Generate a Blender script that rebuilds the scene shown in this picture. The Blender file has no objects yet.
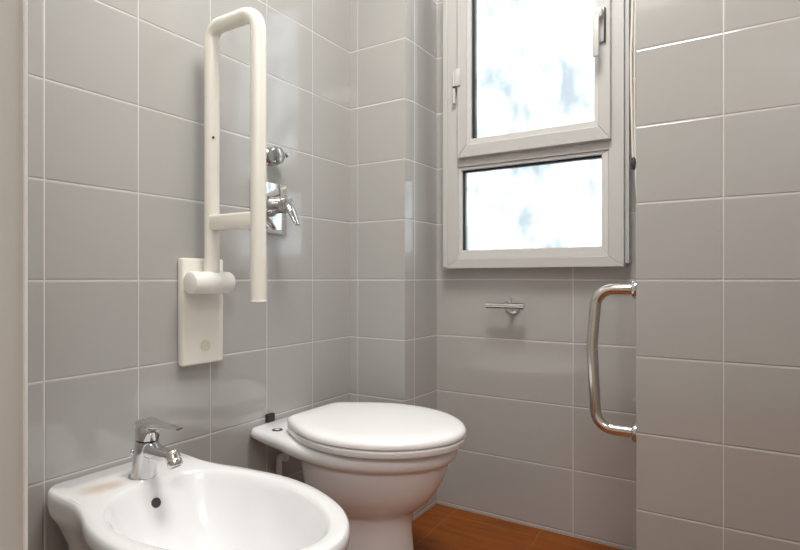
import bpy, bmesh, math
from mathutils import Vector, Matrix

PI = math.pi
scene = bpy.context.scene
COL = scene.collection

# ------------------------------------------------------------------ room measures (metres)
XL = -1.178          # left wall face
YP = 1.545           # face of the two piers beside the window niche
YB = 1.757           # back of the niche
XPL, XPR = -0.945, -0.2405   # niche cheeks
XR = 1.30            # right wall
ZC = 2.60            # ceiling
Z0 = 0.0113          # bottom tile course line
T = 0.2              # tile size

# ------------------------------------------------------------------ material helpers
def new_mat(name):
    m = bpy.data.materials.new(name)
    m.use_nodes = True
    nt = m.node_tree
    nt.nodes.clear()
    out = nt.nodes.new('ShaderNodeOutputMaterial')
    return m, nt, out

def N(nt, kind, **kw):
    n = nt.nodes.new(kind)
    for k, v in kw.items():
        setattr(n, k, v)
    return n

def math_node(nt, op, a, b=None, c=None):
    n = N(nt, 'ShaderNodeMath', operation=op)
    for i, v in enumerate((a, b, c)):
        if v is None:
            continue
        if isinstance(v, (int, float)):
            n.inputs[i].default_value = v
        else:
            nt.links.new(v, n.inputs[i])
    return n.outputs[0]

def mix_col(nt, fac, a, b):
    n = N(nt, 'ShaderNodeMix', data_type='RGBA')
    for sock, v in ((n.inputs[0], fac), (n.inputs[6], a), (n.inputs[7], b)):
        if isinstance(v, (tuple, list)):
            sock.default_value = (*v, 1.0)
        elif isinstance(v, (int, float)):
            sock.default_value = v
        else:
            nt.links.new(v, sock)
    return n.outputs[2]

def simple_mat(name, col, rough=0.4, metal=0.0, coat=0.0, noise=0.03, nscale=14.0, bump=0.0, spec=0.5):
    m, nt, out = new_mat(name)
    b = N(nt, 'ShaderNodeBsdfPrincipled')
    tc = N(nt, 'ShaderNodeTexCoord')
    nz = N(nt, 'ShaderNodeTexNoise')
    nz.inputs['Scale'].default_value = nscale
    nz.inputs['Detail'].default_value = 3
    nt.links.new(tc.outputs['Object'], nz.inputs['Vector'])
    lo = tuple(c * (1 - noise) for c in col)
    hi = tuple(min(1, c * (1 + noise)) for c in col)
    nt.links.new(mix_col(nt, nz.outputs['Fac'], lo, hi), b.inputs['Base Color'])
    b.inputs['Roughness'].default_value = rough
    b.inputs['Metallic'].default_value = metal
    b.inputs['Coat Weight'].default_value = coat
    b.inputs['Specular IOR Level'].default_value = spec
    if bump:
        bp = N(nt, 'ShaderNodeBump')
        bp.inputs['Strength'].default_value = bump
        bp.inputs['Distance'].default_value = 0.002
        nt.links.new(nz.outputs['Fac'], bp.inputs['Height'])
        nt.links.new(bp.outputs['Normal'], b.inputs['Normal'])
    nt.links.new(b.outputs[0], out.inputs[0])
    return m

def tile_mat(name, axis, off, period, col=(0.435, 0.428, 0.413), extra=None, rough=0.09, spec=0.9):
    """square glazed tiles with thin pale grout; axis 0 -> courses run along X, 1 -> along Y"""
    m, nt, out = new_mat(name)
    b = N(nt, 'ShaderNodeBsdfPrincipled')
    g = N(nt, 'ShaderNodeNewGeometry')
    sep = N(nt, 'ShaderNodeSeparateXYZ')
    nt.links.new(g.outputs['Position'], sep.inputs[0])
    def cell(sock, o, p):
        q = math_node(nt, 'DIVIDE', math_node(nt, 'SUBTRACT', sock, o), p)
        idx = math_node(nt, 'FLOOR', q)
        fr = math_node(nt, 'SUBTRACT', q, idx)
        d = math_node(nt, 'MULTIPLY', math_node(nt, 'MINIMUM', fr, math_node(nt, 'SUBTRACT', 1.0, fr)), p)
        return idx, d
    iu, du = cell(sep.outputs[axis], off, period)
    iv, dv = cell(sep.outputs[2], Z0, T)
    d = math_node(nt, 'MINIMUM', du, dv)
    if extra is not None:
        d = math_node(nt, 'MINIMUM', d, math_node(nt, 'ABSOLUTE', math_node(nt, 'SUBTRACT', sep.outputs[axis], extra)))
    mr = N(nt, 'ShaderNodeMapRange', interpolation_type='SMOOTHSTEP')
    nt.links.new(d, mr.inputs['Value'])
    mr.inputs['From Min'].default_value = 0.0006
    mr.inputs['From Max'].default_value = 0.0018
    tilefac = mr.outputs[0]
    # each tile slightly different
    cmb = N(nt, 'ShaderNodeCombineXYZ')
    nt.links.new(iu, cmb.inputs[0]); nt.links.new(iv, cmb.inputs[1])
    wn = N(nt, 'ShaderNodeTexWhiteNoise', noise_dimensions='3D')
    nt.links.new(cmb.outputs[0], wn.inputs['Vector'])
    nz = N(nt, 'ShaderNodeTexNoise')
    nz.inputs['Scale'].default_value = 30
    nz.inputs['Detail'].default_value = 4
    nt.links.new(g.outputs['Position'], nz.inputs['Vector'])
    v = math_node(nt, 'ADD', math_node(nt, 'MULTIPLY', wn.outputs['Value'], 0.5), math_node(nt, 'MULTIPLY', nz.outputs['Fac'], 0.5))
    tcol = mix_col(nt, v, tuple(c * 0.97 for c in col), tuple(c * 1.03 for c in col))
    nt.links.new(mix_col(nt, tilefac, (0.65, 0.64, 0.615), tcol), b.inputs['Base Color'])
    nt.links.new(math_node(nt, 'MULTIPLY_ADD', tilefac, rough - 0.62, 0.62), b.inputs['Roughness'])
    b.inputs['Specular IOR Level'].default_value = spec
    # pillowed edge and slow waviness of the glaze
    mr2 = N(nt, 'ShaderNodeMapRange', interpolation_type='SMOOTHSTEP')
    nt.links.new(d, mr2.inputs['Value'])
    mr2.inputs['From Min'].default_value = 0.001
    mr2.inputs['From Max'].default_value = 0.0042
    wv = N(nt, 'ShaderNodeTexNoise')
    wv.inputs['Scale'].default_value = 7
    wv.inputs['Detail'].default_value = 1
    nt.links.new(g.outputs['Position'], wv.inputs['Vector'])
    h = math_node(nt, 'ADD', mr2.outputs[0], math_node(nt, 'MULTIPLY', wv.outputs['Fac'], 0.6))
    bp = N(nt, 'ShaderNodeBump')
    bp.inputs['Strength'].default_value = 0.55
    bp.inputs['Distance'].default_value = 0.0015
    nt.links.new(h, bp.inputs['Height'])
    nt.links.new(bp.outputs['Normal'], b.inputs['Normal'])
    nt.links.new(b.outputs[0], out.inputs[0])
    return m

def floor_mat():
    m, nt, out = new_mat('terracotta_floor')
    b = N(nt, 'ShaderNodeBsdfPrincipled')
    g = N(nt, 'ShaderNodeNewGeometry')
    mp = N(nt, 'ShaderNodeMapping')
    mp.inputs['Scale'].default_value = (3.0, 22.0, 1.0)
    nt.links.new(g.outputs['Position'], mp.inputs['Vector'])
    nz = N(nt, 'ShaderNodeTexNoise')
    nz.inputs['Scale'].default_value = 2.2
    nz.inputs['Detail'].default_value = 6
    nz.inputs['Distortion'].default_value = 0.6
    nt.links.new(mp.outputs[0], nz.inputs['Vector'])
    ramp = N(nt, 'ShaderNodeValToRGB')
    ramp.color_ramp.elements[0].position = 0.3
    ramp.color_ramp.elements[0].color = (0.17, 0.044, 0.004, 1)
    ramp.color_ramp.elements[1].position = 0.72
    ramp.color_ramp.elements[1].color = (0.26, 0.070, 0.007, 1)
    nt.links.new(nz.outputs['Fac'], ramp.inputs[0])
    sep = N(nt, 'ShaderNodeSeparateXYZ')
    nt.links.new(g.outputs['Position'], sep.inputs[0])
    wob = N(nt, 'ShaderNodeTexNoise')
    wob.inputs['Scale'].default_value = 5
    nt.links.new(g.outputs['Position'], wob.inputs['Vector'])
    ds = []
    for ax, off, per in ((0, -0.555, 0.30), (1, 1.70, 0.30)):
        s = math_node(nt, 'ADD', sep.outputs[ax], math_node(nt, 'MULTIPLY', math_node(nt, 'SUBTRACT', wob.outputs['Fac'], 0.5), 0.02))
        q = math_node(nt, 'FRACT', math_node(nt, 'DIVIDE', math_node(nt, 'SUBTRACT', s, off), per))
        ds.append(math_node(nt, 'MULTIPLY', math_node(nt, 'MINIMUM', q, math_node(nt, 'SUBTRACT', 1.0, q)), per))
    d = math_node(nt, 'MINIMUM', ds[0], ds[1])
    mr = N(nt, 'ShaderNodeMapRange', interpolation_type='SMOOTHSTEP')
    nt.links.new(d, mr.inputs['Value'])
    mr.inputs['From Min'].default_value = 0.0010
    mr.inputs['From Max'].default_value = 0.0030
    nt.links.new(mix_col(nt, mr.outputs[0], (0.30, 0.10, 0.02), ramp.outputs[0]), b.inputs['Base Color'])
    b.inputs['Roughness'].default_value = 0.5
    b.inputs['Specular IOR Level'].default_value = 0.3
    bp = N(nt, 'ShaderNodeBump')
    bp.inputs['Strength'].default_value = 0.25
    bp.inputs['Distance'].default_value = 0.002
    nt.links.new(nz.outputs['Fac'], bp.inputs['Height'])
    nt.links.new(bp.outputs['Normal'], b.inputs['Normal'])
    nt.links.new(b.outputs[0], out.inputs[0])
    return m

def glass_mat():
    """obscured window glass: mottled, pale blue, lets the sky through"""
    m, nt, out = new_mat('obscured_glass')
    g = N(nt, 'ShaderNodeNewGeometry')
    mp = N(nt, 'ShaderNodeMapping')
    mp.inputs['Scale'].default_value = (9.0, 1.0, 5.0)
    nt.links.new(g.outputs['Position'], mp.inputs['Vector'])
    nz = N(nt, 'ShaderNodeTexNoise')
    nz.inputs['Scale'].default_value = 1.3
    nz.inputs['Detail'].default_value = 3
    nz.inputs['Distortion'].default_value = 0.1
    nt.links.new(mp.outputs[0], nz.inputs['Vector'])
    mr = N(nt, 'ShaderNodeMapRange', interpolation_type='SMOOTHSTEP')
    mr.inputs['From Min'].default_value = 0.30
    mr.inputs['From Max'].default_value = 0.66
    nt.links.new(nz.outputs['Fac'], mr.inputs['Value'])
    col = mix_col(nt, mr.outputs[0], (0.49, 0.515, 0.53), (0.88, 0.89, 0.895))
    tr = N(nt, 'ShaderNodeBsdfTransparent')
    tl = N(nt, 'ShaderNodeBsdfTranslucent')
    gl = N(nt, 'ShaderNodeBsdfGlossy')
    gl.inputs['Roughness'].default_value = 0.25
    nt.links.new(col, tr.inputs[0]); nt.links.new(col, tl.inputs[0])
    m1 = N(nt, 'ShaderNodeMixShader'); m1.inputs[0].default_value = 0.20
    nt.links.new(tr.outputs[0], m1.inputs[1]); nt.links.new(tl.outputs[0], m1.inputs[2])
    m2 = N(nt, 'ShaderNodeMixShader'); m2.inputs[0].default_value = 0.04
    nt.links.new(m1.outputs[0], m2.inputs[1]); nt.links.new(gl.outputs[0], m2.inputs[2])
    nt.links.new(m2.outputs[0], out.inputs[0])
    return m

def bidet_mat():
    """white glaze with a brownish patch on the deck beside the tap"""
    m, nt, out = new_mat('brown_patch_ceramic')
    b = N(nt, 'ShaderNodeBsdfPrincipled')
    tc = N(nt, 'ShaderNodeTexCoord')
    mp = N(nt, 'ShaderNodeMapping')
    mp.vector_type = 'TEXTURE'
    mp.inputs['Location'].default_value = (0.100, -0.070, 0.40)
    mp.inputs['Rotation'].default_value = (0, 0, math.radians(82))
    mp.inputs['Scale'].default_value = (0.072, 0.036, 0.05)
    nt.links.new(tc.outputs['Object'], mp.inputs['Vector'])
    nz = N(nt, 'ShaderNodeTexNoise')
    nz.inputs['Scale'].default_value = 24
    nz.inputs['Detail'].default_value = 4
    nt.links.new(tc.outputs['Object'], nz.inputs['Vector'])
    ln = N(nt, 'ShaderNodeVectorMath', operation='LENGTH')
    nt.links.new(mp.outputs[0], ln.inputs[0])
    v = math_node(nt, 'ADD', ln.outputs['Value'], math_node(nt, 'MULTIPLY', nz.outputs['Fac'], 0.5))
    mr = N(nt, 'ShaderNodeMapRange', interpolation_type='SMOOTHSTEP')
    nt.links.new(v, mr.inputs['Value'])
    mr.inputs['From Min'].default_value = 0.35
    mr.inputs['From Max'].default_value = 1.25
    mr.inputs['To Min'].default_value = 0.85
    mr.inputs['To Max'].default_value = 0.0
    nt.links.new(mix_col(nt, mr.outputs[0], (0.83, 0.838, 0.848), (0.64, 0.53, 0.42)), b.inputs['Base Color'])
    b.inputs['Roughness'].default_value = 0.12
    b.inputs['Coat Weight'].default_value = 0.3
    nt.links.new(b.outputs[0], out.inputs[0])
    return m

M = {}
M['tile_left'] = tile_mat('grey_tile_left', 1, 0.549, T)
M['tile_pier_left'] = tile_mat('grey_tile_pier_left', 0, -1.142, T)
M['tile_pier_right'] = tile_mat('grey_tile_pier_right', 0, -0.0435, T)
M['tile_back'] = tile_mat('grey_tile_niche', 0, -0.458, 0.5)
M['tile_cheek'] = tile_mat('grey_tile_cheek', 1, 1.599, 0.5, rough=0.09, spec=1.0)
M['tile_plain'] = tile_mat('grey_tile_front', 0, -0.571, T)
M['floor'] = floor_mat()
M['paint'] = simple_mat('white_ceiling_paint', (0.80, 0.79, 0.77), 0.8)
M['jamb'] = simple_mat('beige_jamb_paint', (0.60, 0.59, 0.545), 0.55)
M['white_trim'] = simple_mat('white_plastic_trim', (0.86, 0.86, 0.85), 0.35)
M['ceramic'] = simple_mat('white_ceramic', (0.85, 0.855, 0.865), 0.10, coat=0.3, noise=0.01)
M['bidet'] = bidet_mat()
M['lid'] = simple_mat('white_seat_plastic', (0.88, 0.88, 0.885), 0.22, noise=0.01)
M['ivory'] = simple_mat('ivory_nylon', (0.86, 0.84, 0.765), 0.20, noise=0.02, coat=0.4)
M['white_nylon'] = simple_mat('white_nylon', (0.88, 0.87, 0.83), 0.3, noise=0.02)
M['ivory_shadow'] = simple_mat('ivory_recess_shade', (0.66, 0.62, 0.50), 0.5)  # darker ivory, shade of the plate's round recess put into the colour
M['chrome'] = simple_mat('chrome', (0.70, 0.70, 0.71), 0.06, 1.0, noise=0.02)
M['steel'] = simple_mat('polished_steel', (0.76, 0.73, 0.69), 0.13, 1.0, noise=0.03)
M['dull_chrome'] = simple_mat('dull_chrome', (0.55, 0.55, 0.54), 0.22, 1.0)
M['alu'] = simple_mat('grey_aluminium', (0.52, 0.515, 0.50), 0.38, 0.0, noise=0.02)
M['alu_light'] = simple_mat('pale_aluminium', (0.61, 0.605, 0.59), 0.35, 0.0, noise=0.02)
M['black'] = simple_mat('black_rubber', (0.02, 0.02, 0.02), 0.6)
M['grey_rubber'] = simple_mat('grey_rubber', (0.06, 0.06, 0.062), 0.6, spec=0.2)
M['dark'] = simple_mat('dark_gap', (0.05, 0.05, 0.05), 0.7)
M['glass'] = glass_mat()
M['cord'] = simple_mat('pale_cord', (0.75, 0.72, 0.64), 0.7)

# ------------------------------------------------------------------ mesh helpers
def obj(name, bm, mat, parent=None, smooth=True, angle=40, loc=None):
    me = bpy.data.meshes.new(name)
    bmesh.ops.recalc_face_normals(bm, faces=bm.faces)
    bm.to_mesh(me)
    bm.free()
    me.materials.append(M[mat] if isinstance(mat, str) else mat)
    o = bpy.data.objects.new(name, me)
    COL.objects.link(o)
    if smooth:
        for p in me.polygons:
            p.use_smooth = True
        try:
            me.set_sharp_from_angle(angle=math.radians(angle))
        except Exception:
            pass
    if parent is not None:
        o.parent = parent
    if loc is not None:
        o.location = loc
    return o

def box(bm, x0, x1, y0, y1, z0, z1, bevel=0.0, seg=2, mtx=None):
    t = bmesh.new()
    vs = [t.verts.new((x, y, z)) for x in (x0, x1) for y in (y0, y1) for z in (z0, z1)]
    for f in ((0, 1, 3, 2), (4, 6, 7, 5), (0, 4, 5, 1), (2, 3, 7, 6), (0, 2, 6, 4), (1, 5, 7, 3)):
        t.faces.new([vs[i] for i in f])
    if bevel:
        bmesh.ops.bevel(t, geom=list(t.edges), offset=bevel, segments=seg, profile=0.5, affect='EDGES')
    if mtx is not None:
        bmesh.ops.transform(t, matrix=mtx, verts=t.verts)
    merge(bm, t)
    return bm

def merge(bm, t):
    bmesh.ops.recalc_face_normals(t, faces=t.faces)
    mp = {v: bm.verts.new(v.co) for v in t.verts}
    for f in t.faces:
        bm.faces.new([mp[v] for v in f.verts])
    t.free()

def loft(rings, cap0=True, cap1=True, bm=None):
    t = bmesh.new()
    rr = [[t.verts.new(p) for p in r] for r in rings]
    n = len(rr[0])
    for a, b in zip(rr, rr[1:]):
        for i in range(n):
            t.faces.new((a[i], a[(i + 1) % n], b[(i + 1) % n], b[i]))
    if cap0: t.faces.new(rr[0][::-1])
    if cap1: t.faces.new(rr[-1])
    if bm is None:
        return t
    merge(bm, t)
    return bm

def tube(bm, path, r, n=20, caps=True, rads=None):
    pts = [Vector(p) for p in path]
    rings = []
    tan = (pts[1] - pts[0]).normalized()
    up = Vector((0, 0, 1)) if abs(tan.z) < 0.9 else Vector((0, 1, 0))
    nrm = (up - tan * up.dot(tan)).normalized()
    for i, p in enumerate(pts):
        if i == 0: tn = pts[1] - pts[0]
        elif i == len(pts) - 1: tn = pts[-1] - pts[-2]
        else: tn = (pts[i + 1] - p).normalized() + (p - pts[i - 1]).normalized()
        tn.normalize()
        nrm = (nrm - tn * nrm.dot(tn)).normalized()
        bn = tn.cross(nrm)
        rad = rads[i] if rads else r
        rings.append([p + (nrm * math.cos(2 * PI * k / n) + bn * math.sin(2 * PI * k / n)) * rad for k in range(n)])
    return loft(rings, caps, caps, bm)

def lathe(bm, prof, origin, axis, n=32):
    """prof: (radius, distance along axis)"""
    a = Vector(axis).normalized()
    u = a.orthogonal().normalized()
    w = a.cross(u)
    o = Vector(origin)
    rings = [[o + a * d + (u * math.cos(2 * PI * k / n) + w * math.sin(2 * PI * k / n)) * max(r, 1e-5) for k in range(n)] for r, d in prof]
    return loft(rings, True, True, bm)

def rounded_path(pts, rads, seg=8):
    """polyline with circular fillets"""
    P = [Vector(p) for p in pts]
    out = [P[0]]
    for i in range(1, len(P) - 1):
        a, b, c = P[i - 1], P[i], P[i + 1]
        d1 = (a - b).normalized(); d2 = (c - b).normalized()
        ang = d1.angle(d2)
        r = rads[i - 1]
        tl = r / math.tan(ang / 2)
        s, e = b + d1 * tl, b + d2 * tl
        ctr = b + (d1 + d2).normalized() * (r / math.sin(ang / 2))
        v0, v1 = s - ctr, e - ctr
        tot = v0.angle(v1)
        ax = v0.cross(v1).normalized()
        for k in range(seg + 1):
            out.append(ctr + Matrix.Rotation(tot * k / seg, 3, ax) @ v0)
    out.append(P[-1])
    return out

def half_outline(ctrl, n):
    """smooth half plan curve (Catmull-Rom) resampled to n+1 points by arc length"""
    P = [Vector((x, y)) for x, y in ctrl]
    ext = [2 * P[0] - P[1]] + P + [Vector((P[-2].x, -P[-2].y))]
    dense = []
    for i in range(1, len(ext) - 2):
        p0, p1, p2, p3 = ext[i - 1:i + 3]
        for k in range(24):
            t = k / 24
            dense.append(0.5 * ((2 * p1) + (p2 - p0) * t + (2 * p0 - 5 * p1 + 4 * p2 - p3) * t * t + (3 * p1 - p0 - 3 * p2 + p3) * t ** 3))
    dense.append(P[-1])
    L = [0]
    for a, b in zip(dense, dense[1:]):
        L.append(L[-1] + (b - a).length)
    res = []
    j = 0
    for k in range(n + 1):
        s = L[-1] * k / n
        while j < len(L) - 2 and L[j + 1] < s:
            j += 1
        f = (s - L[j]) / max(L[j + 1] - L[j], 1e-9)
        res.append(dense[j].lerp(dense[j + 1], min(max(f, 0), 1)))
    return res

def outline(ctrl, n=40):
    h = half_outline(ctrl, n)
    pts = [(p.x, p.y) for p in h] + [(p.x, -p.y) for p in h[-2:0:-1]]
    return pts

def ring(pl, z, sx=1.0, sy=1.0, cx=0.0, dx=0.0, inset=0.0):
    out = []
    n = len(pl)
    for i, (x, y) in enumerate(pl):
        px, py = x, y
        if inset:
            ax, ay = pl[i - 1]; bx, by = pl[(i + 1) % n]
            tx, ty = bx - ax, by - ay
            l = math.hypot(tx, ty) or 1
            px += ty / l * inset          # positive = inward
            py += -tx / l * inset
        zz = z(px, py) if callable(z) else z
        out.append(Vector((cx + (px - cx) * sx + dx, py * sy, zz)))
    return out

def tag(o, label, cat, group=None):
    o['label'] = label
    o['category'] = cat
    if group: o['group'] = group
    return o

def thing(name, loc, label, cat, group=None):
    o = bpy.data.objects.new(name, None)
    o.empty_display_size = 0.05
    COL.objects.link(o)
    o.location = loc
    return tag(o, label, cat, group)

def struct(name, bm, mat, smooth=False):
    o = obj(name, bm, mat, smooth=smooth)
    o['kind'] = 'structure'
    return o

# ------------------------------------------------------------------ the setting
def B(*a, **k):
    return box(bmesh.new(), *a, **k)

struct('floor', B(XL - 0.1, XR + 0.1, -1.3, YB + 0.2, -0.1, 0.0), 'floor')
struct('ceiling', B(XL - 0.1, XR + 0.1, -1.3, YB + 0.2, ZC, ZC + 0.1), 'paint')
struct('wall_left', B(XL - 0.1, XL, -1.3, YB + 0.2, 0, ZC), 'tile_left')
struct('wall_right', B(XR, XR + 0.1, -1.3, YB + 0.2, 0, ZC), 'tile_left')
struct('wall_niche_right', B(XPR, XR, YP, YB, 0, ZC, bevel=0.002, seg=2), 'tile_pier_right')

# left pier: front face carries the course grid, the cheek has its own narrow edge piece
def pier_left():
    bm = bmesh.new()
    q = [(XL, YP), (XPL - 0.0065, YP), (XPL - 0.0052, YP + 0.002), (XPL, YP + 0.055), (XPL, YB), (XL, YB)]
    loft([[Vector((x, y, z)) for x, y in q] for z in (0.0, ZC)], True, True, bm)
    me = bpy.data.meshes.new('wall_niche_left')
    bmesh.ops.recalc_face_normals(bm, faces=bm.faces)
    for f in bm.faces:
        f.material_index = 1 if f.normal.x > 0.9 else 0
    bm.to_mesh(me); bm.free()
    me.materials.append(M['tile_pier_left']); me.materials.append(M['tile_cheek'])
    o = bpy.data.objects.new('wall_niche_left', me)
    COL.objects.link(o)
    o['kind'] = 'structure'
pier_left()

WX0, WX1, WZ0, WZ1 = -0.868, -0.318, 0.878, 2.04      # opening in the niche wall
bm = bmesh.new()
box(bm, XL, WX0, YB, YB + 0.055, 0, ZC)
box(bm, WX1, XR, YB, YB + 0.055, 0, ZC)
box(bm, WX0, WX1, YB, YB + 0.055, 0, WZ0)
box(bm, WX0, WX1, YB, YB + 0.055, WZ1, ZC)
struct('wall_back', bm, 'tile_back')

# front wall with the doorway the picture is taken through
DJ = -0.571
bm = bmesh.new()
box(bm, XL, DJ, 0.13, 0.25, 0, ZC)
struct('wall_front', bm, 'jamb')
struct('wall_front_right', B(0.35, XR, 0.13, 0.25, 0, ZC), 'jamb')
struct('wall_front_top', B(DJ, 0.35, 0.13, 0.25, 2.10, ZC), 'jamb')
struct('wall_hall', B(XL, XR, -1.3, -1.2, 0, ZC), 'paint')
struct('trim_1', B(DJ - 0.01, DJ + 0.0035, 0.2476, 0.2504, 0, 2.10, bevel=0.0008), 'white_trim')

# ------------------------------------------------------------------ window
FX0, FX1, FZ0, FZ1 = -0.893, -0.299, 0.850, 2.065
YF = 1.710
def frame_ring(bm, x0, x1, z0, z1, w, y0, y1, bev=0.0015):
    """four mitred bars; w = (left, right, bottom, top)"""
    l, r, b, t = w
    outer = [(x0, z0), (x1, z0), (x1, z1), (x0, z1)]
    inner = [(x0 + l, z0 + b), (x1 - r, z0 + b), (x1 - r, z1 - t), (x0 + l, z1 - t)]
    for i in range(4):
        j = (i + 1) % 4
        q = [outer[i], outer[j], inner[j], inner[i]]
        tb = bmesh.new()
        va = [tb.verts.new((x, y0, z)) for x, z in q]
        vb = [tb.verts.new((x, y1, z)) for x, z in q]
        tb.faces.new(va); tb.faces.new(vb[::-1])
        for k in range(4):
            tb.faces.new((va[k], vb[k], vb[(k + 1) % 4], va[(k + 1) % 4]))
        bmesh.ops.recalc_face_normals(tb, faces=tb.faces)
        if bev:
            bmesh.ops.bevel(tb, geom=list(tb.edges), offset=bev, segments=1, affect='EDGES')
        merge(bm, tb)

# fixed frame: back flange stepped out a little further than the front face
bm = bmesh.new()
frame_ring(bm, FX0, FX1, FZ0, FZ1, (0.056, 0.043, 0.032, 0.04), YF, 1.80)
box(bm, FX0 + 0.05, FX1 - 0.04, YF + 0.0008, 1.80, 1.199, 1.250, bevel=0.001)      # transom
window = obj('window_1', bm, 'alu', smooth=False)
window['kind'] = 'structure'
bm = bmesh.new()
box(bm, FX0 - 0.001, FX0 + 0.016, YF - 0.004, YB - 0.001, FZ0 + 0.004, FZ1, bevel=0.002)
obj('frame_edge', bm, 'alu', window, smooth=False)
bm = bmesh.new()
box(bm, FX1 + 0.0005, FX1 + 0.012, YF + 0.012, YB - 0.001, FZ0 + 0.010, FZ1, bevel=0.001)
obj('side_cover', bm, 'alu', window, smooth=False)

# lower fixed light
LX0, LX1, LZ0, LZ1 = -0.846, -0.343, 0.882, 1.199
bm = bmesh.new()
frame_ring(bm, LX0, LX1, LZ0, LZ1, (0.020, 0.020, 0.030, 0.011), YF + 0.006, YF + 0.034)
obj('glazing_bead', bm, 'alu_light', window, smooth=False)
bm = bmesh.new()
frame_ring(bm, LX0 + 0.0185, LX1 - 0.0185, LZ0 + 0.0285, LZ1 - 0.0095, (0.0085, 0.0025, 0.0025, 0.0085), YF + 0.018, YF + 0.034, 0)
obj('glazing_gasket', bm, 'black', window, smooth=False)
obj('glass_pane', B(LX0 + 0.016, LX1 - 0.016, YF + 0.024, YF + 0.030, LZ0 + 0.026, LZ1 - 0.007), 'glass', window, smooth=False)

# opening sash above
SX0, SX1, SZ0, SZ1 = -0.832, -0.334, 1.226, 2.020
bm = bmesh.new()
frame_ring(bm, SX0, SX1, SZ0, SZ1, (0.034, 0.034, 0.042, 0.034), YF - 0.017, YF + 0.034, 0.002)
sash = obj('sash', bm, 'alu', window, smooth=False)
bm = bmesh.new()
frame_ring(bm, SX0 + 0.033, SX1 - 0.033, SZ0 + 0.041, SZ1 - 0.033, (0.014, 0.014, 0.020, 0.014), YF - 0.010, YF + 0.03, 0.001)
obj('glazing_bead', bm, 'alu_light', sash, smooth=False)
bm = bmesh.new()
frame_ring(bm, SX0 + 0.046, SX1 - 0.046, SZ0 + 0.060, SZ1 - 0.046, (0.0095, 0.0025, 0.0025, 0.005), YF + 0.004, YF + 0.026, 0)
obj('glazing_gasket', bm, 'black', sash, smooth=False)
obj('glass_pane', B(SX0 + 0.044, SX1 - 0.044, YF + 0.012, YF + 0.018, SZ0 + 0.058, SZ1 - 0.044), 'glass', sash, smooth=False)
# hinge: two knuckles on the frame side and a short leaf on the sash
bm = bmesh.new()
lathe(bm, [(0.004, 0), (0.0055, 0.001), (0.0055, 0.051), (0.004, 0.052)], (-0.846, YF - 0.012, 1.416), (0, 0, 1), 16)
lathe(bm, [(0.004, 0), (0.0055, 0.001), (0.0055, 0.051), (0.004, 0.052)], (-0.846, YF - 0.012, 1.474), (0, 0, 1), 16)
hinge = obj('hinge', bm, 'alu_light', window)
bm = bmesh.new()
box(bm, -0.839, -0.820, YF - 0.0225, YF - 0.0165, 1.472, 1.530, bevel=0.002)
obj('hinge_leaf', bm, 'alu_light', window)
obj('hinge_pin', lathe(bmesh.new(), [(0.0045, 0), (0.0045, 0.0035)], (-0.846, YF - 0.012, 1.471), (0, 0, 1), 16), 'dark', window)
# casement handle
bm = bmesh.new()
box(bm, -0.371, -0.350, YF - 0.025, YF - 0.016, 1.513, 1.615, bevel=0.003)
handle = obj('handle', bm, 'alu_light', sash)
bm = bmesh.new()
box(bm, -0.3495, -0.3460, YF - 0.027, YF - 0.0165, 1.512, 1.612, bevel=0.001)  # dark strip standing in for the shadow right of the handle base
obj('handle_shadow_strip', bm, 'dark', handle)
bm = bmesh.new()
box(bm, -0.373, -0.351, YF - 0.048, YF - 0.024, 1.578, 1.606, bevel=0.004)
box(bm, -0.377, -0.358, YF - 0.056, YF - 0.044, 1.462, 1.582, bevel=0.004)
obj('handle_lever', bm, 'alu_light', handle)

# ------------------------------------------------------------------ cord beside the window
def arc_pts(pts, n=8):
    P = [Vector(p) for p in pts]
    ext = [2 * P[0] - P[1]] + P + [2 * P[-1] - P[-2]]
    res = []
    for i in range(1, len(ext) - 2):
        p0, p1, p2, p3 = ext[i - 1:i + 3]
        for k in range(n):
            t = k / n
            res.append(0.5 * ((2 * p1) + (p2 - p0) * t + (2 * p0 - 5 * p1 + 4 * p2 - p3) * t * t + (3 * p1 - p0 - 3 * p2 + p3) * t ** 3))
    res.append(P[-1])
    return res
cord_root = thing('blind_cord', (-0.272, 1.700, 1.10), 'thin pale cord with dark clip hanging between window and niche corner', 'cord')
bm = bmesh.new()
tube(bm, arc_pts([(0.003, 0, 1.0), (-0.002, 0, 0.52), (-0.006, 0, 0.34), (-0.002, 0, 0.12), (0.0, 0, 0.045)]), 0.0036, 10)
obj('strand', bm, 'cord', cord_root)
bm = bmesh.new()
tube(bm, arc_pts([(0.010, 0.006, 1.0), (0.006, 0.006, 0.6), (0.003, 0.004, 0.3), (0.006, 0.0, 0.06), (0.010, 0, -0.05)]), 0.0028, 10)
obj('strand', bm, 'cord', cord_root)
bm = bmesh.new()
lathe(bm, [(0.002, 0), (0.006, 0.004), (0.0075, 0.018), (0.006, 0.032), (0.002, 0.038)], (0.001, -0.001, 0.028), (0, 0, 1), 14)
obj('cord_clip', bm, 'dark', cord_root)

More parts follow.
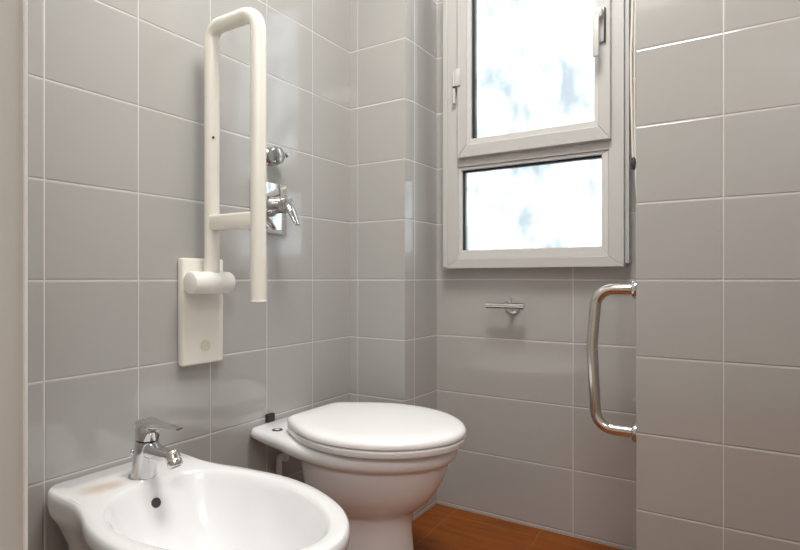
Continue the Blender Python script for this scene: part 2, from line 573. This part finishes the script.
# ------------------------------------------------------------------ fold-up support rail on the left wall
RY = 0.909
rail = thing('fold_up_support_rail', (XL, RY, 0.60), 'ivory fold-up support rail raised upright on the left tiled wall', 'support rail')
bm = bmesh.new()
box(bm, 0.0005, 0.024, -0.060, 0.064, 0.0, 0.266, bevel=0.006, seg=3)
plate = obj('wall_plate', bm, 'ivory', rail)
bm = bmesh.new()
lathe(bm, [(0.013, 0), (0.0145, 0.0006), (0.0145, 0.0018), (0.012, 0.0022)], (0.0236, 0.006, 0.046), (1, 0, 0), 28)  # flat darker disc standing for the shaded round recess in the plate
obj('recess_shade', bm, 'ivory_shadow', plate)
bm = bmesh.new()
box(bm, 0.022, 0.055, -0.050, 0.050, 0.178, 0.232, bevel=0.006, seg=2)
obj('hinge_bracket', bm, 'ivory', rail)
bm = bmesh.new()
lathe(bm, [(0.020, 0), (0.0255, 0.002), (0.0275, 0.006), (0.0275, 0.114), (0.0255, 0.118), (0.020, 0.120)], (0.061, -0.070, 0.205), (0, 1, 0), 36)
obj('hinge_barrel', bm, 'white_nylon', rail)
bm = bmesh.new()
pth = rounded_path([(0.056, 0, 0.205), (0.056, 0, 0.838), (0.218, 0, 0.838), (0.218, 0, 0.166)], [0.030, 0.045], 10)
tube(bm, pth, 0.0185, 24, caps=True)
# rounded end of the free leg
obj('rail_tube', bm, 'ivory', rail)
bm = bmesh.new()
box(bm, 0.060, 0.214, -0.0165, 0.0165, 0.334, 0.372, bevel=0.006, seg=3)
obj('crossbar', bm, 'ivory', rail)
bm = bmesh.new()
lathe(bm, [(0.0185, 0), (0.0188, 0.001), (0.0188, 0.004), (0.017, 0.006), (0.006, 0.0065)], (0.218, 0, 0.166), (0, 0, -1), 24)
obj('end_cap', bm, 'white_nylon', rail)
bm = bmesh.new()
ang = math.radians(-30)
lathe(bm, [(0.0032, 0), (0.0032, 0.0016)], (0.056 + 0.0180 * math.cos(ang), 0.0180 * math.sin(ang), 0.562), (math.cos(ang), math.sin(ang), 0), 12)
obj('stop_pin_hole', bm, 'black', rail)

# ------------------------------------------------------------------ shower mixer and stop valve
mix = thing('shower_mixer', (XL, 1.150, 1.025), 'chrome concealed shower mixer plate with lever behind the upright rail', 'mixer')
bm = bmesh.new()
box(bm, -0.001, 0.010, -0.068, 0.072, -0.080, 0.072, bevel=0.0045, seg=3)
obj('cover_plate', bm, 'chrome', mix)
bm = bmesh.new()
lathe(bm, [(0.031, 0), (0.031, 0.004), (0.026, 0.008), (0.0235, 0.020), (0.0225, 0.046), (0.0235, 0.050), (0.0235, 0.072), (0.021, 0.078), (0.008, 0.080)], (0.009, 0.0, 0.0), (1, 0, 0), 32)
obj('cartridge_sleeve', bm, 'dull_chrome', mix)
bm = bmesh.new()
rings = []
for t, x, z, hw, hh in ((0, 0.066, 0.006, 0.017, 0.014), (0.2, 0.084, -0.004, 0.017, 0.013), (0.5, 0.100, -0.026, 0.015, 0.009), (0.8, 0.112, -0.048, 0.012, 0.006), (1, 0.118, -0.060, 0.009, 0.005)):
    d = Vector((0.45, 0, -0.89)); nrm = Vector((0.89, 0, 0.45))
    c = Vector((x, 0.0, z))
    rings.append([c + Vector((0, math.cos(2 * PI * k / 20) * hw, 0)) + nrm * (math.sin(2 * PI * k / 20) * hh) for k in range(20)])
loft(rings, True, True, bm)
obj('lever', bm, 'chrome', mix)
bm = bmesh.new()
tube(bm, [(0.010, -0.020, -0.038), (0.020, -0.022, -0.040), (0.026, -0.012, -0.052), (0.028, 0.002, -0.066)], 0.006, 14, rads=[0.010, 0.010, 0.008, 0.006])
obj('diverter_lever', bm, 'dull_chrome', mix)

stop = thing('stop_valve', (XL, 1.160, 1.172), 'small round chrome stop valve knob above the shower mixer plate', 'valve')
bm = bmesh.new()
lathe(bm, [(0.026, 0.0005), (0.027, 0.003), (0.022, 0.008), (0.014, 0.012), (0.013, 0.022)], (0, 0, 0), (1, 0, 0), 32)
obj('rosette', bm, 'dull_chrome', stop)
bm = bmesh.new()
lathe(bm, [(0.012, 0.014), (0.024, 0.018), (0.0265, 0.025), (0.024, 0.037), (0.016, 0.042), (0.004, 0.044)], (0, 0, 0), (1, 0, 0), 32)
knob = obj('knob', bm, 'dull_chrome', stop)
bm = bmesh.new()
tube(bm, [(0.030, 0.016, 0.004), (0.036, 0.028, 0.006), (0.037, 0.034, 0.004)], 0.007, 14, rads=[0.006, 0.008, 0.007])
obj('grip', bm, 'chrome', knob)

# ------------------------------------------------------------------ toilet
TY = 1.20
toilet = thing('toilet', (XL, TY, 0), 'white ceramic toilet with closed oval lid against the left wall', 'toilet')
top = outline([(0.004, 0), (0.004, 0.105), (0.016, 0.128), (0.055, 0.140), (0.12, 0.152), (0.20, 0.174), (0.29, 0.189), (0.36, 0.188), (0.44, 0.168), (0.51, 0.124), (0.562, 0.058), (0.574, 0)])
mid = outline([(0.160, 0), (0.160, 0.065), (0.172, 0.095), (0.19, 0.118), (0.22, 0.142), (0.28, 0.168), (0.34, 0.174), (0.40, 0.164), (0.46, 0.138), (0.515, 0.090), (0.547, 0.040), (0.555, 0)])
low = outline([(0.175, 0), (0.175, 0.055), (0.182, 0.078), (0.20, 0.095), (0.23, 0.112), (0.28, 0.126), (0.33, 0.127), (0.38, 0.116), (0.43, 0.090), (0.465, 0.057), (0.484, 0.025), (0.488, 0)])
neck = outline([(0.130, 0), (0.130, 0.060), (0.14, 0.080), (0.165, 0.090), (0.21, 0.095), (0.27, 0.097), (0.32, 0.096), (0.37, 0.085), (0.41, 0.066), (0.436, 0.041), (0.448, 0.018), (0.450, 0)])
foot = outline([(0.120, 0), (0.120, 0.070), (0.13, 0.095), (0.155, 0.106), (0.21, 0.111), (0.27, 0.112), (0.32, 0.110), (0.38, 0.097), (0.425, 0.075), (0.452, 0.046), (0.466, 0.020), (0.468, 0)])
def lerp_ring(a, b, t, z):
    return [Vector((p[0] + (q[0] - p[0]) * t, p[1] + (q[1] - p[1]) * t, z)) for p, q in zip(a, b)]
rings = [ring(foot, 0.0005, inset=0.004), ring(foot, 0.012), lerp_ring(foot, neck, 0.55, 0.08), ring(neck, 0.165), lerp_ring(neck, low, 0.06, 0.208),
         lerp_ring(neck, low, 0.32, 0.221), lerp_ring(neck, low, 0.78, 0.234), lerp_ring(low, mid, 0.14, 0.248), lerp_ring(low, mid, 0.46, 0.273), lerp_ring(low, mid, 0.74, 0.305), lerp_ring(low, mid, 0.92, 0.336),
         lerp_ring(mid, top, 0.0, 0.352), lerp_ring(mid, top, 0.05, 0.357),
         lerp_ring(mid, top, 0.55, 0.362), lerp_ring(mid, top, 0.86, 0.368), ring(top, 0.377), ring(top, 0.388), ring(top, 0.3965, inset=0.005), ring(top, 0.400, inset=0.013)]
bm = loft(rings)
obj('bowl', bm, 'ceramic', toilet, angle=60)
lidp = outline([(0.122, 0), (0.122, 0.082), (0.130, 0.104), (0.160, 0.127), (0.22, 0.164), (0.28, 0.189), (0.34, 0.198), (0.41, 0.193), (0.48, 0.168), (0.545, 0.119), (0.586, 0.057), (0.597, 0)])
rings = [ring(lidp, 0.4030, inset=0.010), ring(lidp, 0.4048, inset=0.003), ring(lidp, 0.409, inset=0.001), ring(lidp, 0.419, inset=0.001), ring(lidp, 0.4215, inset=0.006)]
seat = obj('seat', loft(rings), 'lid', toilet)
for x, y in ((0.20, 0.12), (0.20, -0.12), (0.45, 0.12), (0.45, -0.12)):
    obj('buffer', lathe(bmesh.new(), [(0.007, 0), (0.007, 0.006)], (x, y, 0.3985), (0, 0, 1), 14), 'white_trim', seat)
rings = [ring(lidp, 0.4232, inset=0.005), ring(lidp, 0.4250, inset=0.001), ring(lidp, 0.432), ring(lidp, 0.438, inset=0.003), ring(lidp, 0.4425, inset=0.010), ring(lidp, 0.4455, inset=0.022),
         ring(lidp, 0.4475, 0.75, 0.75, 0.34), ring(lidp, 0.4490, 0.45, 0.45, 0.34), ring(lidp, 0.4495, 0.15, 0.15, 0.34)]
obj('lid', loft(rings), 'lid', toilet)
for sy in (-1, 1):
    bm = bmesh.new()
    lathe(bm, [(0.0145, 0), (0.0148, 0.0015), (0.0128, 0.0026), (0.0065, 0.0026)], (0.092, sy * 0.102, 0.3992), (0, 0, 1), 28)
    cap = obj('bolt_ring', bm, 'grey_rubber', toilet)
    bm = bmesh.new()
    lathe(bm, [(0.0068, 0.0005), (0.0068, 0.0028), (0.004, 0.0034), (0.001, 0.0036)], (0.092, sy * 0.102, 0.3992), (0, 0, 1), 24)
    obj('bolt_cap', bm, 'lid', cap)

# pipe stub below the toilet shelf, black bracket on the wall behind it
pipe = thing('supply_pipe', (XL, 1.186, 0.207), 'short white pipe elbow on the wall below the toilet shelf', 'pipe')
bm = bmesh.new()
tube(bm, rounded_path([(0.034, 0, 0.084), (0.012, 0, 0.084), (0.012, 0, -0.10)], [0.010], 6), 0.0085, 16)
obj('elbow', bm, 'white_trim', pipe)
bm = bmesh.new()
lathe(bm, [(0.0105, 0), (0.0115, 0.001), (0.0115, 0.012), (0.0100, 0.013)], (0.030, 0, 0.084), (1, 0, 0), 20)
obj('coupling_nut', bm, 'white_trim', pipe)
br = B(XL + 0.0005, XL + 0.012, 1.141, 1.170, 0.398, 0.4215, bevel=0.002)
tag(obj('wall_bracket', br, 'black', smooth=False), 'small black bracket on the wall just behind the toilet shelf', 'bracket')

# ------------------------------------------------------------------ bidet
BY = 0.683
bidet = thing('bidet', (XL, BY, 0), 'white ceramic bidet with chrome mixer tap and brown patch', 'bidet')
bo = outline([(0.004, 0), (0.004, 0.110), (0.014, 0.134), (0.040, 0.146), (0.085, 0.146), (0.125, 0.146), (0.17, 0.156), (0.23, 0.176), (0.31, 0.188), (0.39, 0.184), (0.47, 0.164), (0.55, 0.124), (0.607, 0.066), (0.627, 0)], 56)
bi = outline([(0.142, 0), (0.144, 0.035), (0.157, 0.084), (0.192, 0.122), (0.25, 0.148), (0.32, 0.156), (0.39, 0.150), (0.46, 0.130), (0.525, 0.096), (0.576, 0.050), (0.592, 0)], 56)
bb = outline([(0.250, 0), (0.252, 0.020), (0.262, 0.045), (0.28, 0.064), (0.305, 0.076), (0.35, 0.082), (0.39, 0.078), (0.43, 0.064), (0.455, 0.044), (0.472, 0.022), (0.478, 0)], 56)
bp_ = outline([(0.02, 0), (0.02, 0.085), (0.03, 0.105), (0.06, 0.115), (0.11, 0.118), (0.17, 0.124), (0.24, 0.132), (0.31, 0.134), (0.38, 0.122), (0.44, 0.094), (0.475, 0.052), (0.486, 0)], 56)
bf = outline([(0.03, 0), (0.03, 0.07), (0.04, 0.09), (0.07, 0.097), (0.12, 0.098), (0.18, 0.098), (0.24, 0.100), (0.30, 0.098), (0.35, 0.086), (0.39, 0.062), (0.412, 0.032), (0.418, 0)], 56)
def deck(z0):
    # rear deck stands a little higher than the front rim
    def f(x, y):
        t = min(max((0.30 - x) / 0.26, 0), 1)
        t = t * t * (3 - 2 * t)
        return z0 + 0.012 * t
    return f
rings = [ring(bf, 0.0005, inset=0.003), ring(bf, 0.01), lerp_ring(bf, bp_, 0.25, 0.12), lerp_ring(bf, bp_, 0.7, 0.22), ring(bp_, 0.29),
         lerp_ring(bp_, bo, 0.55, 0.335), lerp_ring(bp_, bo, 0.88, 0.354), ring(bo, 0.362, inset=0.002), ring(bo, deck(0.368)), ring(bo, deck(0.378)), ring(bo, deck(0.3875), inset=0.002), ring(bo, deck(0.3912), inset=0.006),
         [a.lerp(b, 0.5) for a, b in zip(ring(bo, deck(0.392), inset=0.010), ring(bi, deck(0.3915), inset=-0.008))],
         ring(bi, deck(0.3915), inset=-0.005), ring(bi, deck(0.3895), inset=0.000), ring(bi, deck(0.383), inset=0.005), ring(bi, deck(0.371), inset=0.011),
         lerp_ring(bi, bb, 0.30, 0.335), lerp_ring(bi, bb, 0.50, 0.302), lerp_ring(bi, bb, 0.75, 0.268), ring(bb, 0.252), ring(bb, 0.243, 0.7, 0.7, 0.36), ring(bb, 0.238, 0.3, 0.3, 0.36)]
bm = loft(rings)
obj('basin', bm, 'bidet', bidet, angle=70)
# overflow hole in the sloping back of the basin
bm = bmesh.new()
od = Vector((0.93, -0.12, 0.34)).normalized()
lathe(bm, [(0.0095, -0.006), (0.0100, 0.0003), (0.0085, 0.0006)], (0.1640, 0.0, 0.3590), od, 24)
ofl = obj('overflow_hole', bm, 'dark', bidet)
bm = bmesh.new()
lathe(bm, [(0.028, 0), (0.028, 0.003), (0.022, 0.005), (0.004, 0.006)], (0.36, 0, 0.2385), (0, 0, 1), 28)
obj('waste_plug', bm, 'chrome', bidet)

# mixer tap on the deck
tz = 0.4000
tapx, tapy = 0.107, 0.010
def TP(x, y, z):
    return (tapx + x, tapy + y, tz + z)
lean = (0.13, 0, 1)
bm = bmesh.new()
lathe(bm, [(0.0300, 0), (0.0305, 0.0035), (0.0262, 0.0050), (0.0248, 0.012), (0.0232, 0.034), (0.0226, 0.060), (0.0232, 0.078), (0.0228, 0.082), (0.012, 0.083)], TP(0, 0, -0.003), lean, 36)
tap = obj('mixer_tap', bm, 'chrome', bidet)
bm = bmesh.new()
rings = []
def sq(v, e=0.75):
    return math.copysign(abs(v) ** e, v)
for x, z, hy, hz in ((-0.004, 0.060, 0.018, 0.024), (0.022, 0.060, 0.0172, 0.0195), (0.046, 0.0575, 0.0155, 0.0150), (0.070, 0.0565, 0.0135, 0.0105), (0.086, 0.057, 0.011, 0.0085)):
    rings.append([Vector(TP(x, sq(math.cos(2 * PI * k / 24)) * hy, z + sq(math.sin(2 * PI * k / 24)) * hz)) for k in range(24)])
loft(rings, True, True, bm)
obj('spout', bm, 'chrome', tap)
bm = bmesh.new()
ad = Vector((0.50, 0.0, -0.86)).normalized()
A0 = Vector(TP(0.097, 0, 0.056))
lathe(bm, [(0.008, -0.014), (0.0125, -0.011), (0.0135, -0.004), (0.0145, -0.003), (0.0145, 0.005), (0.0135, 0.006), (0.0145, 0.008), (0.0145, 0.018), (0.0125, 0.0205), (0.0105, 0.0205), (0.0100, 0.012)], A0, ad, 30)
obj('swivel_aerator', bm, 'steel', tap)
bm = bmesh.new()
lathe(bm, [(0.0100, 0.0), (0.0100, 0.0008)], A0 + ad * 0.0176, ad, 20)
obj('aerator_screen', bm, 'dark', tap)
# lever: domed cap with a flat blade pointing out over the spout
bm = bmesh.new()
lathe(bm, [(0.0200, 0.0835), (0.0235, 0.0855), (0.0240, 0.102), (0.0225, 0.112), (0.015, 0.119), (0.004, 0.121)], TP(0, 0, -0.003), lean, 36)
rings = []
for x, z, hy, hz in ((-0.008, 0.112, 0.016, 0.007), (0.014, 0.1145, 0.0215, 0.0105), (0.040, 0.1130, 0.0200, 0.0090), (0.070, 0.1135, 0.0165, 0.0055), (0.100, 0.1145, 0.0130, 0.0030), (0.118, 0.1155, 0.009, 0.0020)):
    rings.append([Vector(TP(x, math.cos(2 * PI * k / 20) * hy, z + math.sin(2 * PI * k / 20) * hz)) for k in range(20)])
loft(rings, True, True, bm)
obj('lever', bm, 'chrome', tap)
bm = bmesh.new()
tube(bm, [TP(-0.040, 0, -0.001), TP(-0.040, 0, 0.040)], 0.0025, 12)
lathe(bm, [(0.003, 0), (0.0055, 0.003), (0.0055, 0.008), (0.003, 0.011)], TP(-0.040, 0, 0.038), (0, 0, 1), 16)
obj('pop_up_rod', bm, 'chrome', tap)

# ------------------------------------------------------------------ toilet roll holder on the niche wall
hold = thing('toilet_roll_holder', (-0.655, YB, 0.732), 'slim chrome toilet roll holder on the wall below the window', 'toilet roll holder')
bm = bmesh.new()
lathe(bm, [(0.027, -0.001), (0.0275, 0.003), (0.0265, 0.006), (0.010, 0.008)], (0, 0, -0.006), (0, -1, 0), 36)
obj('rosette', bm, 'chrome', hold)
bm = bmesh.new()
tube(bm, [(0.0, -0.006, -0.006), (0.008, -0.050, -0.006)], 0.008, 18)
obj('post', bm, 'dull_chrome', hold)
bm = bmesh.new()
lathe(bm, [(0.0092, 0), (0.0104, 0.001), (0.0104, 0.121), (0.0115, 0.122), (0.0115, 0.131), (0.009, 0.132)], (-0.076, -0.050, -0.006), (1, 0, 0), 28)
obj('roll_bar', bm, 'chrome', hold)

# ------------------------------------------------------------------ vertical grab bar on the right cheek of the niche
GY = 1.569
grab = thing('grab_bar', (XPR, GY, 0.60), 'polished steel vertical grab bar at the right corner of the niche', 'grab bar')
bm = bmesh.new()
zt, zb = 0.186, -0.194
tube(bm, rounded_path([(-0.002, 0, zt), (-0.104, 0, zt), (-0.117, 0, 0.03), (-0.106, 0, zb), (-0.002, 0, zb)], [0.048, 0.25, 0.048], 12), 0.0152, 28)
obj('bar', bm, 'steel', grab)
for z in (zt, zb):
    bm = bmesh.new()
    lathe(bm, [(0.026, 0.0005), (0.0265, 0.004), (0.0255, 0.010), (0.022, 0.013), (0.016, 0.014)], (0, 0, z), (-1, 0, 0), 32)
    obj('mounting_flange', bm, 'chrome', grab)

# ------------------------------------------------------------------ ceiling lamp (lights the room from above, out of view)
lamp_t = thing('ceiling_light', (-0.35, 0.80, ZC), 'round white ceiling light above the bathroom', 'lamp')
m, nt, out = new_mat('lit_diffuser')
em = N(nt, 'ShaderNodeEmission')
em.inputs[0].default_value = (1.0, 0.93, 0.83, 1)
em.inputs[1].default_value = 3.0
nt.links.new(em.outputs[0], out.inputs[0])
M['lit'] = m
bm = bmesh.new()
lathe(bm, [(0.33, 0.0), (0.335, 0.004), (0.335, 0.022), (0.325, 0.028)], (0, 0, 0), (0, 0, -1), 40)
obj('base', bm, 'white_trim', lamp_t)
bm = bmesh.new()
lathe(bm, [(0.318, 0.0285), (0.315, 0.045), (0.28, 0.060), (0.18, 0.068), (0.01, 0.070)], (0, 0, 0), (0, 0, -1), 40)
obj('diffuser', bm, 'lit', lamp_t)

def lamp_light(name, parent, size, watts, col):
    l = bpy.data.lights.new(name, 'AREA')
    l.shape = 'DISK'; l.size = size; l.energy = watts; l.color = col
    o = bpy.data.objects.new(name, l)
    COL.objects.link(o)
    o.location = (0, 0, -0.075)
    o.parent = parent
lamp_light('ceiling_lamp_light', lamp_t, 0.62, 32, (1.0, 0.97, 0.935))
hall_t = thing('hall_fill_light', (0.80, -0.70, ZC), 'round white fill light added in the hall behind the doorway', 'lamp')  # unseen lamp, added to send fill light through the doorway
bm = bmesh.new()
lathe(bm, [(0.33, 0.0), (0.335, 0.004), (0.335, 0.022), (0.325, 0.028)], (0, 0, 0), (0, 0, -1), 40)
obj('base', bm, 'white_trim', hall_t)
bm = bmesh.new()
lathe(bm, [(0.318, 0.0285), (0.315, 0.045), (0.28, 0.060), (0.18, 0.068), (0.01, 0.070)], (0, 0, 0), (0, 0, -1), 40)
obj('diffuser', bm, 'lit', hall_t)
lamp_light('hall_fill_lamp', hall_t, 0.62, 22, (1.0, 0.985, 0.965))

# ------------------------------------------------------------------ daylight
w = bpy.data.worlds.new('sky')
scene.world = w
w.use_nodes = True
bg = w.node_tree.nodes['Background']
bg.inputs[0].default_value = (0.90, 0.96, 1.0, 1)
bg.inputs[1].default_value = 3.6
pl = bpy.data.lights.new('window_portal', 'AREA')
pl.shape = 'RECTANGLE'; pl.size = WX1 - WX0; pl.size_y = WZ1 - WZ0
pl.cycles.is_portal = True
po = bpy.data.objects.new('window_portal', pl)
po.location = ((WX0 + WX1) / 2, YB + 0.16, (WZ0 + WZ1) / 2)
po.rotation_euler = (-PI / 2, 0, 0)
COL.objects.link(po)

# ------------------------------------------------------------------ camera
cam = bpy.data.cameras.new('camera')
co = bpy.data.objects.new('camera', cam)
COL.objects.link(co)
cam.sensor_fit = 'HORIZONTAL'
cam.sensor_width = 36
cam.lens = 549.3 / 800 * 36
cam.shift_y = -(275 - 278.65) / 800
cam.clip_start = 0.02
co.location = (0, 0, 0.815)
co.rotation_euler = (PI / 2, 0, math.radians(32.098))
scene.camera = co

scene.view_settings.view_transform = 'Standard'
scene.view_settings.look = 'None'
scene.view_settings.gamma = 1
scene.view_settings.use_curve_mapping = False
scene.view_settings.exposure = -0.09
